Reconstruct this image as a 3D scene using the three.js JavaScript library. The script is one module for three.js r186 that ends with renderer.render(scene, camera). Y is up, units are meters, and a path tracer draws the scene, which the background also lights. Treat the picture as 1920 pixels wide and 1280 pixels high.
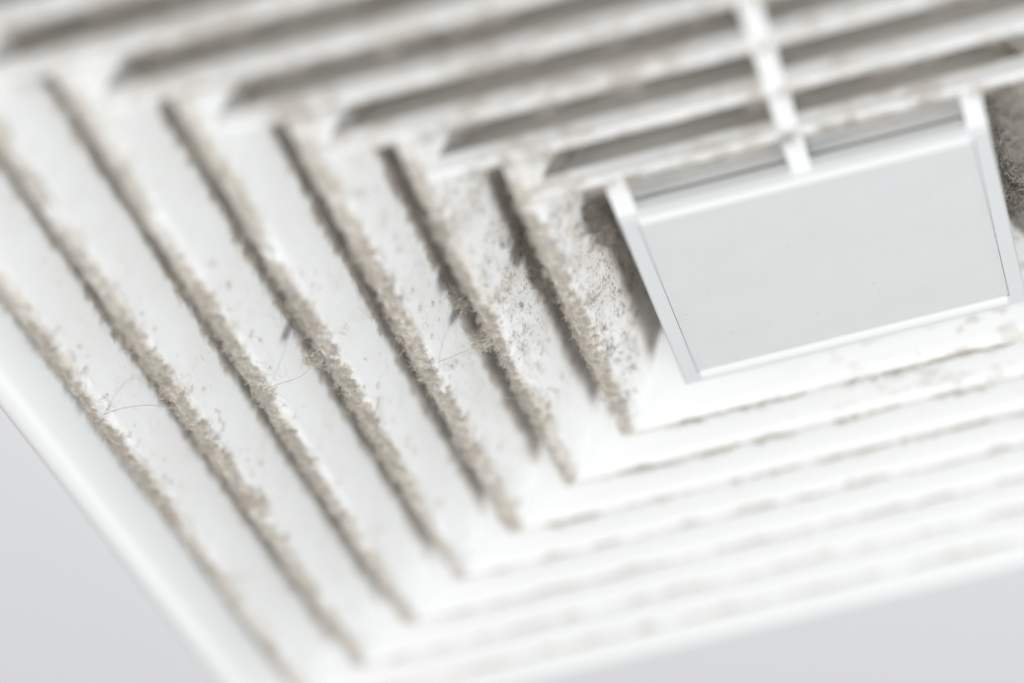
import * as THREE from 'three';
import { mergeGeometries, toCreasedNormals } from 'three/addons/utils/BufferGeometryUtils.js';
import { RectAreaLightUniformsLib } from 'three/addons/lights/RectAreaLightUniformsLib.js';

// ------------------------------------------------------------------ camera, lamps, exposure
// Everything about the vent is measured in louvre pitches (P metres each), in the vent's own axes:
// x right, y across the vent towards the camera, z down out of the ceiling. HC is the ceiling vent's height.
const P = 0.015, HC = 2.4;
const world = (x, y, z) => new THREE.Vector3(x * P, HC - z * P, y * P);
const scene = new THREE.Scene();
const camera = new THREE.PerspectiveCamera(11.127, 1.5, 0.05, 30);
{
  const X = [0.9622707, -0.23185187, 0.1424072], Y = [-0.23863746, -0.4676946, 0.85106635], Z = [-0.13071824, -0.8529399, -0.50537735];
  const v = (a, s = 1) => new THREE.Vector3(a[0] * s, -a[2] * s, a[1] * s);
  const m = new THREE.Matrix4().makeBasis(v(X), v(Y, -1), v(Z, -1));
  camera.quaternion.setFromRotationMatrix(m);
  camera.position.copy(world(1.62099, 36.8029, 21.80742));
  camera.focus = 43.2 * P; camera.userData.fStop = 4.5;
}
scene.background = new THREE.Color(0.48, 0.482, 0.482);
const renderer = new THREE.WebGLRenderer({ antialias: true });
renderer.toneMapping = THREE.LinearToneMapping;
renderer.toneMappingExposure = 0.785;
renderer.shadowMap.enabled = true;
renderer.setSize(1024, 682);
RectAreaLightUniformsLib.init();
function areaLamp(name, dir, dist, w, h, intensity, color) {
  const l = new THREE.RectAreaLight(color, intensity, w, h); l.name = name;
  const d = new THREE.Vector3(dir[0], -dir[2], dir[1]).normalize();
  l.position.copy(world(-2, 0, 0)).addScaledVector(d, dist);
  l.lookAt(world(-2, 0, 0)); scene.add(l);
}
areaLamp('softbox_light', [0.42, 0.12, 0.82], 1.6, 0.26, 0.26, 112, 0xfcfeff);
areaLamp('added_front_fill', [0.08, 0.86, 0.55], 1.0, 0.34, 0.26, 8.1, 0xf9fcff);  // fill added on the camera side, lights the faces in view
areaLamp('added_left_fill', [-0.62, 0.7, 0.42], 1.7, 0.9, 0.6, 4.2, 0xfff8ee);  // fill added from the left to lift the right-side louvre faces

// ------------------------------------------------------------------ helpers
let seed = 20417;
const rnd = () => { seed = (seed + 0x6d2b79f5) | 0; let t = Math.imul(seed ^ (seed >>> 15), 1 | seed); t = (t + Math.imul(t ^ (t >>> 7), 61 | t)) ^ t; return ((t ^ (t >>> 14)) >>> 0) / 4294967296; };
const rr = (a, b) => a + (b - a) * rnd();
const TAB = new Float32Array(65536); for (let i = 0; i < 65536; i++) TAB[i] = rnd();
function vn(x, y) {
  const xi = Math.floor(x), yi = Math.floor(y), fx = x - xi, fy = y - yi, u = fx * fx * (3 - 2 * fx), v = fy * fy * (3 - 2 * fy);
  const g = (a, b) => TAB[((a * 73 + b * 4099 + ((a * b) & 1023) * 31) & 65535)];
  const a = g(xi, yi), b = g(xi + 1, yi), c = g(xi, yi + 1), d = g(xi + 1, yi + 1);
  return a + (b - a) * u + (c - a) * v + (a - b - c + d) * u * v;
}
const fbm = (x, y, o = 3) => { let s = 0, a = 0.5, n = 0; for (let i = 0; i < o; i++) { s += a * vn(x, y); n += a; a *= 0.5; x = x * 2.03 + 17.1; y = y * 2.03 + 9.7; } return s / n; };
const sst = (a, b, x) => { const t = Math.min(1, Math.max(0, (x - a) / (b - a))); return t * t * (3 - 2 * t); };
const lerp = (a, b, t) => a + (b - a) * t;
const taken = {};
const numbered = (n) => { const k = taken[n] = (taken[n] ?? -1) + 1; return k ? n + '_' + String(k).padStart(3, '0') : n; };
const shade = (m) => { m.castShadow = m.receiveShadow = true; return m; };
function part(name, geometry, material, parent) { const m = shade(new THREE.Mesh(geometry, material)); m.name = name; parent.add(m); return m; }
function thing(name, label, category, kind) {
  const g = new THREE.Group(); g.name = numbered(name); g.rotation.x = Math.PI / 2; g.position.set(0, HC, 0); scene.add(g);
  if (label) g.userData.label = label;
  if (category) g.userData.category = category;
  if (kind) g.userData.kind = kind;
  return g;
}
function geo(pos, uv, idx) {
  const g = new THREE.BufferGeometry();
  g.setAttribute('position', new THREE.Float32BufferAttribute(pos, 3));
  g.setAttribute('uv', new THREE.Float32BufferAttribute(uv, 2));
  g.setIndex(idx); return g;
}
const SC = (g) => g.scale(P, P, P);

// ------------------------------------------------------------------ vent dimensions (in pitches)
const W0 = 2.228, H0 = 2.13, Q = 0.9539, DZ = 0.0036, LAST = 8;
const Wk = (k) => W0 + k, Hk = (k) => H0 + k * Q, Zk = (k) => k * DZ;
const SL = 1.6, LIP = 0.16;
const sUnder = (z) => z > -0.02 ? LIP : z > -0.1 ? LIP + 0.1 * (-z) / 0.1 : 0.26 + (-z - 0.1) / SL;
const PROFILE = [[0.004, -0.014], [0.016, 0], [0.05, 0], [0.10, 0], [0.14, -0.002], [0.175, -0.012], [0.207, -0.032], [0.235, -0.06], [0.26, -0.10], [0.36, -0.26], [0.50, -0.484], [1.01, -1.3], [0.935, -1.345], [0.45, -0.57], [0.235, -0.25], [0.19, -0.215], [0.15, -0.225], [0.016, -0.222], [0.004, -0.21]];
// one straight blade: its closed cross-section swept along one side of the ring, each corner with its own ends
function blade(k, side, profile = PROFILE, dz = 0) {
  const w = Wk(k), h = Hk(k), hi = Hk(k + 1), n = profile.length, pos = [], uv = [], idx = [];
  const lr = side === 'left' || side === 'right';
  const at = (s, z, t) => side === 'left' ? [-(w - s), t, z] : side === 'right' ? [w - s, t, z] : side === 'top' ? [t, h - s, z] : [t, -(h - s), z];
  const ends = profile.map(([s, z]) => lr ? [-(h - s), k >= LAST ? h - s : hi - sUnder(z) - 0.004] : side === 'top' ? (k >= LAST ? [-(w - s), w - s] : [-(w - sUnder(z) + 0.01), w - sUnder(z) + 0.01]) : [-(w - s), w - s]);
  const z0 = Zk(k) + dz;
  for (let e = 0; e < 2; e++) profile.forEach(([s, z], i) => { const t = ends[i][e]; pos.push(...at(s, z + z0, t)); uv.push(t / 24 + 0.5, (s - z) / 2.4); });
  for (let i = 0; i < n; i++) { const j = (i + 1) % n; idx.push(i, j, n + j, i, n + j, n + i); }
  const tri = THREE.ShapeUtils.triangulateShape(profile.map(([s, z]) => new THREE.Vector2(s, z)), []);
  for (const [a, b, c] of tri) { idx.push(c, b, a); idx.push(n + a, n + b, n + c); }
  // make the winding face outwards
  const v = (i) => new THREE.Vector3(pos[3 * i], pos[3 * i + 1], pos[3 * i + 2]);
  const nrm = v(3).sub(v(2)).cross(v(n + 3).sub(v(2)));
  if (nrm.z < 0) for (let i = 0; i < idx.length; i += 3) [idx[i], idx[i + 1]] = [idx[i + 1], idx[i]];
  return SC(toCreasedNormals(geo(pos, uv, idx), 0.55));
}

// ------------------------------------------------------------------ materials
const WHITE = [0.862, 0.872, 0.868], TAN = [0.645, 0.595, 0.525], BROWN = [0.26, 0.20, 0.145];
const TW = 1536, THh = 160;
// how much dust and painted gap shade lies at (t along the blade, p from its rim over the face), 0..1, and how dark it is
function dustShadeAt(side, k, t, p, o) {
  const n1 = fbm(t * 0.9 + o, p * 1.6 + o * 3, 3), n2 = fbm(t * 5 + o * 7, p * 6, 3), n3 = vn(t * 26 + o, p * 26);
  let m = 0, dark = 0.2;
  if (side === 'left' || side === 'right') {
    const edge = 0.225 + (n1 - 0.5) * 0.22 + (n2 - 0.5) * 0.24;
    m = (0.5 + 0.6 * n1) * sst(0.28, 0.46, fbm(t * 0.8 + o * 1.7, 4.4, 3) + 0.06) * sst(edge + 0.09, edge - 0.07, p) * (0.75 + 0.5 * (n3 - 0.3));
    const near = k === 1 ? 0.95 : k === 2 ? 0.78 : k === 3 ? 0.36 : 0.2;
    const patch = sst(0.50, 0.72, fbm(t * 2.2 + o * 5, p * 2.4 + o, 4) * 0.7 + n2 * 0.3 + near * 0.13);
    const speck = sst(0.66, 0.82, n3 * 0.55 + n2 * 0.45 + near * 0.06), fine = sst(0.8, 0.93, vn(t * 30 + o * 9, p * 30)) * sst(0.4, 0.6, fbm(t * 1.5 + o, p * 2 + 9, 2));
    const where = k <= 2 ? sst(-2.9, 0.2, t) * 0.8 + 0.25 : 1;
    m = Math.max(m, (patch * 0.62 + speck * 0.5 + fine * 0.6) * near * where * (0.55 + 0.6 * n3));
    const deepDustShade = k <= 2 ? sst(0.95, 1.5, p + (n1 - 0.5) * 0.5) : 0.95 * sst(1.06, 1.3, p + (n2 - 0.5) * 0.25);  // dark dust on the inner two rings; beyond them, gap shade painted in brown
    m = Math.max(m, 0.10 * sst(0.35, 0.75, n1));
    m = Math.max(m, deepDustShade * (0.55 + 0.5 * n2)); dark = 0.12 + deepDustShade * 0.75 * (k <= 2 ? 1 : 0.85) + speck * 0.3 * near + fine * 0.35;
    if (side === 'right') { dark = 0.1 + 0.25 * n2 + speck * 0.3; m *= 0.8; }
    if (side === 'right') m = Math.max(m, (0.45 + 0.5 * n2) * sst(0.25, 0.6, fbm(t * 1.3 + 3, p * 1.5, 3)));
  } else if (side === 'top') {
    m = 0.8 * sst(0.5, 0.72, n2 * 0.55 + n1 * 0.45 + sst(0.05, 0.34, p) * 0.16) * sst(0.7, 0.3, p) * (0.6 + 0.5 * n3);
    m = Math.max(m, 0.62 * sst(0.25, 0.8, p) * (0.15 + 0.8 * n1 + 0.6 * n2)); dark = 0.05 + 0.2 * n1;
  } else {
    const line = sst(0.12, 0.03, p + (n2 - 0.5) * 0.10) * (k <= 2 ? 0.75 : 0.55) * sst(0.1, 0.4, n1 + 0.25);
    const speck = sst(0.56, 0.72, n2 * 0.8 + n1 * 0.2 + (k <= 1 ? 0.03 : k === 2 ? 0 : -0.06)) * (k <= 2 ? 0.5 : 0.12) * sst(-1.6, 1.5, t);
    m = Math.max(line, speck); dark = 0.28;
  }
  return [Math.min(1, Math.max(0, m)), Math.min(1, dark)];
}
function bladeMaterial(side, k) {
  const col = new Uint8Array(TW * THh * 4), bmp = new Uint8Array(TW * THh * 4), o = k * 13.7 + side.length * 5.3;
  const enc = (x) => Math.round(255 * (x <= 0.0031308 ? 12.92 * x : 1.055 * Math.pow(x, 1 / 2.4) - 0.055));
  for (let j = 0; j < THh; j++) for (let i = 0; i < TW; i++) {
    const t = ((i + 0.5) / TW - 0.5) * 24, p = (j + 0.5) / THh * 2.4, q = 4 * (j * TW + i);
    const lim = (side === 'left' || side === 'right' ? Hk(k) : Wk(k)) + 1.2;
    const [m, d] = Math.abs(t) > lim ? [0, 0] : dustShadeAt(side, k, t, p, o);
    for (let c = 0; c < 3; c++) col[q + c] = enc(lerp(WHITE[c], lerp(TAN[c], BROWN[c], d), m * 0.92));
    const b = 255 * Math.min(1, m * (0.45 + 0.55 * TAB[(i * 131 + j * 7919) & 65535]));
    bmp[q] = bmp[q + 1] = bmp[q + 2] = b; col[q + 3] = bmp[q + 3] = 255;
  }
  const tex = (d, srgb) => { const x = new THREE.DataTexture(d, TW, THh); x.magFilter = x.minFilter = THREE.LinearFilter; x.wrapS = x.wrapT = THREE.ClampToEdgeWrapping; if (srgb) x.colorSpace = THREE.SRGBColorSpace; x.needsUpdate = true; return x; };
  return new THREE.MeshStandardMaterial({ map: tex(col, true), bumpMap: tex(bmp), bumpScale: 0.00025, roughness: 0.5 });
}
const plastic = new THREE.MeshStandardMaterial({ color: new THREE.Color(...WHITE), roughness: 0.42 });
const panelPlastic = new THREE.MeshStandardMaterial({ color: new THREE.Color(0.635, 0.652, 0.655), roughness: 0.45 });
const panelFilm = panelPlastic.clone();
{ // a thin uneven dust film on the plate, with a few specks
  const N = 512, d = new Uint8Array(N * N * 4);
  for (let j = 0; j < N; j++) for (let i = 0; i < N; i++) {
    const f = fbm(i * 0.012 + 40, j * 0.02, 4), g = fbm(i * 0.09, j * 0.03 + 70, 2), e = Math.max(Math.abs(i / N - 0.5), Math.abs(j / N - 0.5)) * 2;
    const v = 252 - 4 * f - 2 * g - 5 * sst(0.9, 1, e) * vn(i * 0.1, j * 0.1), q = 4 * (j * N + i); d[q] = v; d[q + 1] = v - 0.5; d[q + 2] = v - 1.5; d[q + 3] = 255;
  }
  for (let n = 0; n < 34; n++) { const x = Math.floor(rr(8, N - 8)), y = Math.floor(rr(8, N - 8)), a = rr(12, 50); for (let j = -1; j <= 1; j++) for (let i = -1; i <= 1; i++) if (rnd() < 0.6) for (let c = 0; c < 3; c++) d[4 * ((y + j) * N + x + i) + c] -= a; }
  const x = new THREE.DataTexture(d, N, N); x.magFilter = x.minFilter = THREE.LinearFilter; x.colorSpace = THREE.SRGBColorSpace; x.wrapS = x.wrapT = THREE.ClampToEdgeWrapping; x.needsUpdate = true;
  panelFilm.map = x; panelFilm.color.multiplyScalar(1.04);
}
const beadPlastic = new THREE.MeshStandardMaterial({ color: new THREE.Color(0.80, 0.812, 0.812), roughness: 0.6 });
const ceilingPaint = new THREE.MeshStandardMaterial({ color: new THREE.Color(0.64, 0.64, 0.655), roughness: 0.9 });
const ductMetal = new THREE.MeshStandardMaterial({ color: new THREE.Color(0.56, 0.48, 0.40), roughness: 0.9 });
const felt = new THREE.MeshStandardMaterial({ vertexColors: true, roughness: 1 });
const fibreMat = new THREE.MeshStandardMaterial({ color: 0xffffff, roughness: 0.95 });

// ------------------------------------------------------------------ the ceiling with its square opening
{
  const R = 110, inn = 9.75, sh = new THREE.Shape([[-R, -R], [R, -R], [R, R], [-R, R]].map((a) => new THREE.Vector2(...a)));
  sh.holes.push(new THREE.Path([[-inn, -inn], [-inn, inn], [inn, inn], [inn, -inn]].map((a) => new THREE.Vector2(...a))));
  const g = new THREE.ExtrudeGeometry(sh, { depth: 1.2, bevelEnabled: false }); g.translate(0, 0, -1.2 - 0.2);
  const c = shade(new THREE.Mesh(SC(g), ceilingPaint)); c.name = 'ceiling'; c.rotation.x = Math.PI / 2; c.position.y = HC;
  c.userData = { kind: 'structure', label: 'smooth white painted ceiling around the air vent', category: 'ceiling' }; scene.add(c);
}

// ------------------------------------------------------------------ the air vent
const vent = thing('air_vent', 'white plastic ceiling air vent with square rings of dusty slanted louvres around a plain panel', 'air vent');
const box = (x0, x1, y0, y1, z0, z1) => new THREE.BoxGeometry(x1 - x0, y1 - y0, z1 - z0).translate((x0 + x1) / 2, (y0 + y1) / 2, (z0 + z1) / 2);
const flat = (g) => { g.deleteAttribute('normal'); const n = g.toNonIndexed(); n.computeVertexNormals(); return n; };
{ // the metal box above the louvres
  const g = mergeGeometries([box(-10.2, -9.78, -10, 10, -12, -1.7), box(9.78, 10.2, -10, 10, -12, -1.7), box(-9.78, 9.78, -10.2, -9.78, -12, -1.7), box(-9.78, 9.78, 9.78, 10.2, -12, -1.7), box(-10.2, 10.2, -10.2, 10.2, -12.4, -12.004)]);
  part('duct_box', SC(g), ductMetal, vent);
}
for (let k = 1; k <= LAST; k++) {
  const ring = new THREE.Group(); ring.name = k === LAST ? 'outer_frame' : 'louvre_ring'; vent.add(ring);
  const name = k === LAST ? 'frame_side' : 'louvre';
  // the outermost ring is the frame: its rim turns up to the ceiling
  const prof = k < LAST ? PROFILE : [[0.0, -0.17], [0.02, -0.12], [0.07, -0.06], [0.15, -0.018], [0.28, 0], [0.32, -0.006], [0.36, -0.03], [0.39, -0.06], [0.42, -0.10], [0.50, -0.22], [0.62, -0.42], [1.0, -1.02], [0.9, -1.06], [0.6, -1.02], [0.4, -1.0], [0.3, -1.0], [0.15, -1.0], [0.006, -0.99], [0.004, -0.9]];
  const mat = {};
  for (const side of ['left', 'top', 'bottom', 'right']) {
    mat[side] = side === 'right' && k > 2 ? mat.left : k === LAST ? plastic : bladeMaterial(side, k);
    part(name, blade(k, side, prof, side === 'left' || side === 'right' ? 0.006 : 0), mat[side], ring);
  }
}
// ribs between the rings, over the top side only
for (let k = 0; k < LAST; k++) {
  const y0 = Hk(k) - (k ? 0.15 : 0.12), y1 = Hk(k + 1) - LIP + 0.004, top = -0.8, prof = [[0.128, -0.06], [0.128, top], [-0.128, top], [-0.128, -0.06], [-0.10, -0.03], [0.10, -0.03]];
  const sh = new THREE.Shape(prof.map(([x, z]) => new THREE.Vector2(x, z)));
  const g = new THREE.ExtrudeGeometry(sh, { depth: y1 - y0, bevelEnabled: false });
  g.rotateX(Math.PI / 2); g.scale(1, 1, 1); // (x, z, d) -> (x, -d, z)
  g.translate(0, y1, Zk(k) - 0.012);
  part('rib', SC(g), plastic, vent);
}
{ // the centre panel: a plate with a sloped border, standing a little proud of the rings
  const panel = new THREE.Group(); panel.name = 'centre_panel'; vent.add(panel);
  const ring = (a, b) => { // frustum band between two rectangles [hw, hh, z, yShift]
    const p = [], i = [], c = [[-1, -1], [1, -1], [1, 1], [-1, 1]];
    for (const [hw, hh, z, ys] of [a, b]) for (const [sx, sy] of c) p.push(sx * hw, sy * hh + (ys || 0), z);
    for (let e = 0; e < 4; e++) { const f = (e + 1) % 4; i.push(e, f, 4 + f, e, 4 + f, 4 + e); }
    const g = geo(p, new Array(16).fill(0), i); const n = g.toNonIndexed(); n.computeVertexNormals(); return n;
  };
  const hw = W0, hh = H0, B = [[hw - 0.25, hh - 0.25, -0.3], [hw - 0.25, hh - 0.25, -0.205], [hw - 0.015, hh - 0.015, -0.205], [hw, hh, -0.19], [hw, hh - 0.005, -0.13, -0.005], [hw, hh - 0.015, -0.07, -0.012], [hw - 0.008, hh - 0.04, -0.02, -0.032], [hw - 0.03, hh - 0.07, 0, -0.04], [2.03, 1.88, 0], [2.022, 1.872, -0.006], [2.022, 1.872, -0.06]];
  const bands = []; for (let i = 0; i + 1 < B.length; i++) bands.push(ring(B[i], B[i + 1]));
  part('panel_border', SC(mergeGeometries(bands)), panelPlastic, panel);
  const face = new THREE.Shape(); const fw = 2.006, fh = 1.856, r = 0.05;
  face.moveTo(-fw + r, -fh).lineTo(fw - r, -fh).quadraticCurveTo(fw, -fh, fw, -fh + r).lineTo(fw, fh - r).quadraticCurveTo(fw, fh, fw - r, fh).lineTo(-fw + r, fh).quadraticCurveTo(-fw, fh, -fw, fh - r).lineTo(-fw, -fh + r).quadraticCurveTo(-fw, -fh, -fw + r, -fh);
  const fg = new THREE.ExtrudeGeometry(face, { depth: 0.06, bevelEnabled: true, bevelSize: 0.012, bevelThickness: 0.012, bevelSegments: 2 }); fg.translate(0, 0, -0.08);
  { const u = fg.attributes.uv, q = fg.attributes.position; for (let i = 0; i < u.count; i++) u.setXY(i, q.getX(i) / 4.05 + 0.5, q.getY(i) / 3.75 + 0.5); }
  part('panel_face', SC(fg), panelFilm, panel);
  // raised beads along the near and the far edge of the face
  for (const s of [1, -1]) {
    const sh = new THREE.Shape(), y0 = 1.85, y1 = 2.05;
    sh.moveTo(y0, -0.03).lineTo(y0 + 0.02, 0.006).quadraticCurveTo(y0 + 0.05, 0.018, y0 + 0.1, 0.019).quadraticCurveTo(y1 - 0.04, 0.018, y1, 0.003).lineTo(y1, -0.03);
    const g = new THREE.ExtrudeGeometry(sh, { depth: 3.98, bevelEnabled: false, curveSegments: 6 });
    g.applyMatrix4(new THREE.Matrix4().makeBasis(new THREE.Vector3(0, s, 0), new THREE.Vector3(0, 0, 1), new THREE.Vector3(s, 0, 0)));
    g.translate(-1.99 * s, 0, 0);
    part('bead', SC(toCreasedNormals(g.deleteAttribute('uv') && g, 0.5)), beadPlastic, panel);
  }
  // short tabs that join the plate to the first ring at both ends of its near side
  for (const s of [-1, 1]) part('tab', SC(flat(box(s > 0 ? 1.98 : -2.222, s > 0 ? 2.222 : -1.98, 2.09, Hk(1) - LIP + 0.004, -0.2, -0.06))), plastic, panel);
  // the carrier behind the plate: a stepped wall
  part('carrier', SC(mergeGeometries([flat(box(-2.02, 2.02, -1.95, 1.95, -0.9, -0.35)), flat(box(-2.08, 2.08, -2.0, 2.0, -0.62, -0.45))])), plastic, panel);
}

// ------------------------------------------------------------------ dust
const dust = thing('dust', 'pale tan fluffy dust felted along the rims of the louvres', 'dust', 'stuff');
const sideAt = (k, side) => { const w = Wk(k), h = Hk(k), z0 = Zk(k); return side === 'left' ? (s, t, z) => [-(w - s), t, z + z0] : side === 'right' ? (s, t, z) => [w - s, t, z + z0] : side === 'top' ? (s, t, z) => [t, h - s, z + z0] : (s, t, z) => [t, -(h - s), z + z0]; };
const under = (s) => s <= 0.14 ? 0 : s <= 0.26 ? -0.1 * Math.pow((s - 0.14) / 0.12, 1.6) : -0.1 - (s - 0.26) * SL;
function mat(k, side, t0, t1, opt) {
  const at = sideAt(k, side), pos = [], col = [], idx = [], nt = Math.ceil((t1 - t0) / opt.step), ns = opt.ns, o = k * 31.3 + side.length * 3.7;
  for (let i = 0; i <= nt; i++) for (let j = 0; j <= ns; j++) {
    const t = t0 + (t1 - t0) * i / nt, f = j / ns; let s = lerp(opt.s0, opt.s1, f);
    const a = fbm(t * 1.1 + o, 3.3, 3), n = fbm(t * 4 + o, s * 4 + o, 3), g = vn(t * 17 + o, s * 17), g2 = vn(t * 41, s * 41 + o);
    const inner = opt.mid + (a - 0.5) * opt.wide + (n - 0.5) * 0.3, outer = opt.out + (fbm(t * 3 + o * 2, 7, 3) - 0.5) * 0.12 + (g - 0.5) * 0.03;
    let hgt = opt.h * (0.45 + 0.85 * n + 0.25 * g + 0.35 * g2) * sst(inner + 0.06, inner - 0.12, s) * sst(outer - 0.02, outer + 0.07, s) - 0.012;
    if (opt.gap) hgt -= opt.h * 1.4 * sst(0.5 + opt.gap, 0.42 + opt.gap, fbm(t * 1.7 + o * 3, 1.7, 3));
    let z = under(Math.max(0, s)) + hgt;
    if (s < outer && opt.s0 < 0) { s = outer + (s - outer) * 0.25; z = -0.05 - (outer - s) * 2; }
    if (j === 0 && opt.s0 < 0) z -= 0.06;
    pos.push(...at(s, t, z));
    const c = 0.82 + 0.3 * (g2 - 0.5) + 0.35 * (n - 0.5);
    col.push(opt.tone[0] * c, opt.tone[1] * c, opt.tone[2] * c);
  }
  for (let i = 0; i < nt; i++) for (let j = 0; j < ns; j++) { const a = i * (ns + 1) + j, b = a + ns + 1; idx.push(a, b, b + 1, a, b + 1, a + 1); }
  const g = new THREE.BufferGeometry(); g.setAttribute('position', new THREE.Float32BufferAttribute(pos, 3)); g.setAttribute('color', new THREE.Float32BufferAttribute(col, 3)); g.setIndex(idx); g.computeVertexNormals();
  return SC(g);
}
const mats = [];
for (let k = 1; k < LAST; k++) {
  const h = Hk(k);
  mats.push(mat(k, 'left', -h + 0.12, Hk(k + 1) - 0.55, { s0: -0.10, s1: 0.5, ns: 24, step: 0.024, gap: -0.11, h: 0.026, mid: 0.16 + 0.05 * Math.sin(k * 2.4), wide: 0.2, out: -0.012, tone: [0.66, 0.612, 0.545] }));
  mats.push(mat(k, 'top', -Wk(k) + 0.6, Math.min(6, Wk(k) - 0.6), { s0: 0.01, s1: 0.3, ns: 12, step: 0.05, h: 0.03, mid: 0.15, wide: 0.1, out: 0.05, gap: 0.0, tone: [0.78, 0.76, 0.72] }));
  mats.push(mat(k, 'bottom', -Wk(k) + 0.5, k < 5 ? 8 : 5, { s0: -0.06, s1: 0.2, ns: 8, step: 0.05, h: 0.034, mid: k < 4 ? 0.05 : 0.085, wide: 0.04, out: -0.015, gap: -0.32, tone: k < 4 ? [0.50, 0.475, 0.41] : [0.56, 0.545, 0.50] }));
}
mats.push(mat(1, 'right', -2, 3.2, { s0: -0.1, s1: 1.0, ns: 36, step: 0.03, h: 0.08, mid: 0.9, wide: 0.5, out: -0.02, tone: [0.80, 0.775, 0.72] }));
part('dust_felt', mergeGeometries(mats), felt, dust);

// tufts of tangled fibres
function fibre(n, len, curl, r, sides = 3) {
  const p = new THREE.Vector3(), d = new THREE.Vector3(rr(-1, 1), rr(-1, 1), rr(-1, 1)).normalize(), pts = [p.clone()], ax = new THREE.Vector3(rr(-1, 1), rr(-1, 1), rr(-1, 1)).normalize();
  for (let i = 0; i < n; i++) { d.applyAxisAngle(ax, rr(-curl, curl * 1.6)).addScaledVector(new THREE.Vector3(rr(-1, 1), rr(-1, 1), rr(-1, 1)), 0.25).normalize(); p.addScaledVector(d, len / n); pts.push(p.clone()); }
  return new THREE.TubeGeometry(new THREE.CatmullRomCurve3(pts), n, r, sides, false);
}
function tuft(count, n, len, curl, r, spread) {
  const gs = []; for (let i = 0; i < count; i++) { const g = fibre(n, len * rr(0.5, 1.3), curl, r * rr(0.7, 1.3)); g.computeBoundingBox(); const c = g.boundingBox.getCenter(new THREE.Vector3()); g.translate(-c.x + rr(-spread, spread), -c.y + rr(-spread, spread), -c.z + rr(-spread, spread)); g.deleteAttribute('uv'); gs.push(g); }
  return SC(mergeGeometries(gs));
}
const kinds = [];
for (let i = 0; i < 6; i++) kinds.push({ g: tuft(14, 8, 0.42, 1.1, 0.0034, 0.075), put: [] });
for (let i = 0; i < 4; i++) kinds.push({ g: tuft(5, 9, 0.5, 0.7, 0.003, 0.06), put: [] });
const M4 = new THREE.Matrix4(), QT = new THREE.Quaternion(), EU = new THREE.Euler();
function putTuft(xyz, size, tone, loose) {
  EU.set(rr(0, 6.3), rr(0, 6.3), rr(0, 6.3)); QT.setFromEuler(EU);
  const f = loose ? 6 + Math.floor(rnd() * 4) : Math.floor(rnd() * 6);
  kinds[f].put.push([new THREE.Matrix4().compose(new THREE.Vector3(xyz[0] * P, xyz[1] * P, xyz[2] * P), QT.clone(), new THREE.Vector3(size, size, size)), tone]);
}
const toneOf = (d) => { const c = rr(0.85, 1.12); return [lerp(0.76, 0.21, d) * c, lerp(0.71, 0.18, d) * c, lerp(0.64, 0.14, d) * c]; };
for (let k = 1; k < LAST; k++) {
  const at = sideAt(k, 'left'), h = Hk(k), top = Hk(k + 1) - 0.6, o = k * 31.3 + 4 * 3.7;
  for (let t = -h + 0.15; t < top; t += 1 / (Math.abs(t - 0.3) < 2.8 ? 95 : 36)) {
    const a = fbm(t * 1.1 + o, 3.3, 3), lim = 0.175 + 0.05 * Math.sin(k * 2.4) + (a - 0.5) * 0.2;
    if (rnd() > 0.35 + 1.3 * a) continue;
    const u = rnd(); const s = u < 0.22 ? rr(-0.05, 0.03) : u < 0.965 ? rr(0, lim) : lim + Math.abs(rr(-0.16, 0.2));
    putTuft(at(s, t, under(Math.max(0, s)) + (u < 0.22 ? rr(-0.08, 0.05) : rr(0.0, 0.045))), rr(0.2, 0.44), toneOf(rnd() * 0.25), rnd() < 0.3);
  }
  // light fuzz on the faces, thick on the two inner rings
  const many = k === 1 ? 950 : k === 2 ? 620 : k === 3 ? 120 : 30;
  for (let i = 0; i < many; i++) {
    const t = rr(-2.2, h - 0.2), s = rr(0.18, 0.7); if (fbm(t * 2.2 + k * 9, s * 5, 3) < (k < 3 ? 0.47 : 0.5)) continue;
    putTuft(at(s, t, under(s) + 0.01), k < 3 ? (rnd() < 0.15 ? rr(0.25, 0.5) : rr(0.07, 0.24)) : rr(0.08, 0.3), toneOf(k < 3 ? rr(0.1, 0.75) : rr(0, 0.45)), rnd() < 0.5);
  }
  const tp = sideAt(k, 'top'); // tufts that hang from the inner edge of the near rims
  for (let t = -Wk(k) + 0.6; t < 5; t += 1 / 22) { if (fbm(t * 1.4 + k * 7, 5, 3) < 0.46) continue; if (rnd() < 0.4) continue; const s = rr(0.06, 0.2); putTuft(tp(s, t, under(s) + rr(0, 0.05)), rr(0.4, 0.9), toneOf(rr(0.0, 0.5)), rnd() < 0.4); }
  const bt = sideAt(k, 'bottom');
  if (k < 4) for (let t = -Wk(k) + 0.6; t < 6; t += 1 / 24) { if (fbm(t * 1.7 + k * 5, 2, 3) < 0.4) continue; putTuft(bt(rr(-0.03, 0.08), t, rr(-0.02, 0.03)), rr(0.25, 0.5), toneOf(rr(0.05, 0.4)), rnd() < 0.4); }
}
{ const at = sideAt(1, 'right'); for (let i = 0; i < 1500; i++) { const t = rr(-2, 3), s = rr(0, 1.0), d = fbm(t * 3 + 5, s * 4, 3); putTuft(at(s, t, under(s) + rr(0, 0.05)), rr(0.4, 0.9), toneOf(d > 0.6 ? rr(0.4, 0.9) : rr(0.0, 0.15)), rnd() < 0.4); } }
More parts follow.
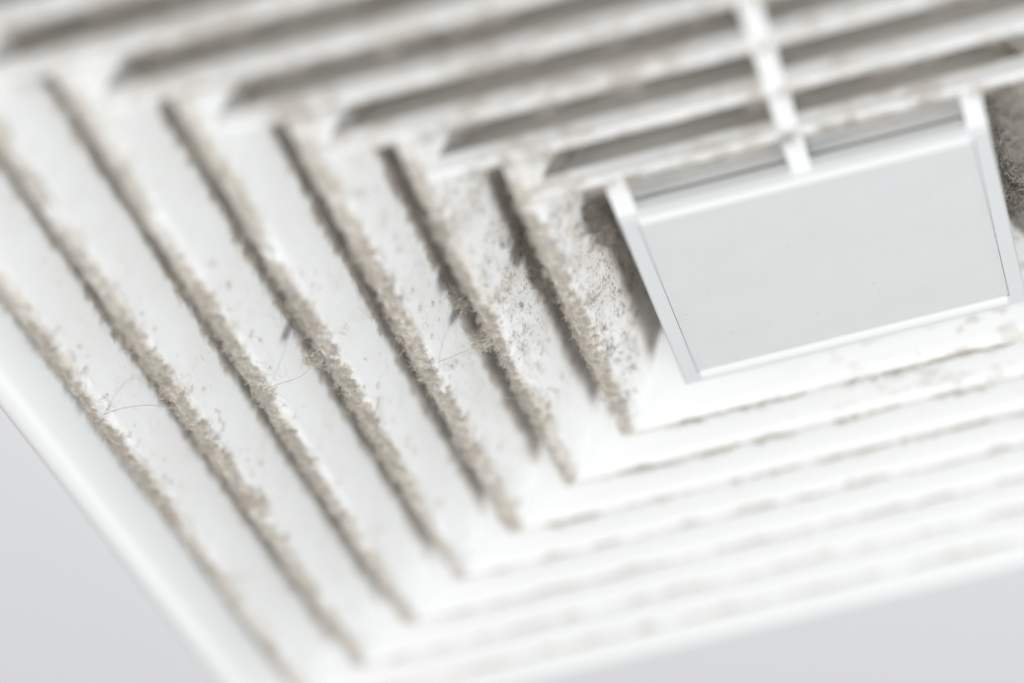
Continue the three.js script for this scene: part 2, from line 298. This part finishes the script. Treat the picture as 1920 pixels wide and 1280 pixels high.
// loose single hairs of many lengths, most of them along the rims in the middle of the left side
for (let i = 0; i < 5; i++) kinds.push({ g: tuft(1, 14, [0.35, 0.5, 0.7, 0.9, 1.2][i], 0.42, 0.0026, 0.001), put: [] });
for (let i = 0; i < 420; i++) {
  const k = 1 + Math.floor(rnd() * 7), t = rr(-2.6, 3.4), s = rnd() < 0.6 ? rr(-0.08, 0.25) : rr(0.2, 0.6), p = sideAt(k, 'left')(s, t, under(Math.max(0, s)) + rr(0.0, 0.07));
  EU.set(rr(0, 6.3), rr(0, 6.3), rr(0, 6.3)); QT.setFromEuler(EU); const z = rr(0.35, 0.9);
  kinds[10 + Math.floor(rnd() * 5)].put.push([new THREE.Matrix4().compose(new THREE.Vector3(p[0] * P, p[1] * P, p[2] * P), QT.clone(), new THREE.Vector3(z, z, z)), toneOf(rr(0, 0.25))]);
}
function flush(list, parent, name) {
  for (const { g, put } of list) if (put.length) {
    const im = shade(new THREE.InstancedMesh(g, fibreMat, put.length)); im.name = name; const c = new THREE.Color();
    put.forEach(([m, t], i) => { im.setMatrixAt(i, m); im.setColorAt(i, c.setRGB(...t)); }); parent.add(im); im.userData.kind = 'stuff';
  }
}
flush(kinds, dust, 'dust_fibres');

// single clumps of dust one can point at
function clump(label, centre, size, n, dark, stretch = [1, 1, 1]) {
  const g = thing('dust_clump', label, 'dust clump'), gs = [], col = [];
  for (let i = 0; i < n; i++) {
    const d = new THREE.Vector3(rr(-1, 1), rr(-1, 1), rr(-1, 1)); while (d.lengthSq() > 1) d.set(rr(-1, 1), rr(-1, 1), rr(-1, 1));
    const f = fibre(10, rr(0.10, 0.34), 0.75, rr(0.0018, 0.0032)); f.deleteAttribute('uv'); f.center();
    f.translate(centre[0] + d.x * size * stretch[0], centre[1] + d.y * size * stretch[1], centre[2] + d.z * size * stretch[2]);
    const t = toneOf(Math.min(1, Math.max(0, dark + rr(-0.3, 0.3)))), a = new Float32Array(f.attributes.position.count * 3);
    for (let q = 0; q < a.length; q += 3) { a[q] = t[0]; a[q + 1] = t[1]; a[q + 2] = t[2]; }
    f.setAttribute('color', new THREE.BufferAttribute(a, 3)); gs.push(f);
  }
  part('fibres', SC(mergeGeometries(gs)), felt, g); return g;
}
clump('dark brown dust clump in the gap left of the innermost louvre, about mid-height', [-3.39, 1.02, -0.2], 0.15, 420, 0.95, [0.8, 1.5, 1]);
clump('dark furry dust clump wedged beside the upper left corner of the centre panel', [-2.50, 1.40, -0.45], 0.22, 520, 0.8, [0.7, 2.0, 1]);
clump('grey tangled dust clump in the gap left of the second louvre from the panel', [-4.42, 0.80, -0.3], 0.14, 300, 0.6, [0.8, 1.8, 1]);
clump('pale dust tuft poking left from the rim of the second louvre from the panel', [-4.34, 0.10, -0.05], 0.11, 260, 0.05, [1.5, 0.8, 0.7]);
clump('pale wispy dust tuft on the rim of the fourth louvre from the panel', [-6.36, 0.70, 0.0], 0.08, 170, 0.0, [1.6, 0.8, 0.6]);

// long loose threads
function strand(label, pts, r) {
  const g = thing('dust_thread', label, 'dust thread'), gs = [];
  gs.push(new THREE.TubeGeometry(new THREE.CatmullRomCurve3(pts.map((a) => new THREE.Vector3(...a))), 48, r, 4, false));
  part('thread', SC(mergeGeometries(gs)), fibreMat2, g);
}
const fibreMat2 = new THREE.MeshStandardMaterial({ color: new THREE.Color(0.5, 0.46, 0.4), roughness: 0.9 });
strand('thin curved dust thread reaching left from the pale tuft near the panel', [[-4.34, 0.12, 0], [-4.7, 0.05, 0.02], [-5.0, -0.15, -0.05], [-5.2, -0.32, -0.1]], 0.0045);
strand('fine dust thread bridging the fourth and fifth louvres from the panel', [[-6.3, 0.72, 0], [-6.6, 0.5, 0.05], [-6.95, 0.42, 0.04], [-7.2, 0.3, 0.02]], 0.0045);
strand('fine dust thread arching between the two outermost dusty louvres at the left', [[-8.2, 0.35, 0.02], [-8.5, 0.72, 0.06], [-8.85, 0.8, 0.06], [-9.15, 0.68, 0.02]], 0.0045);

renderer.render(scene, camera);
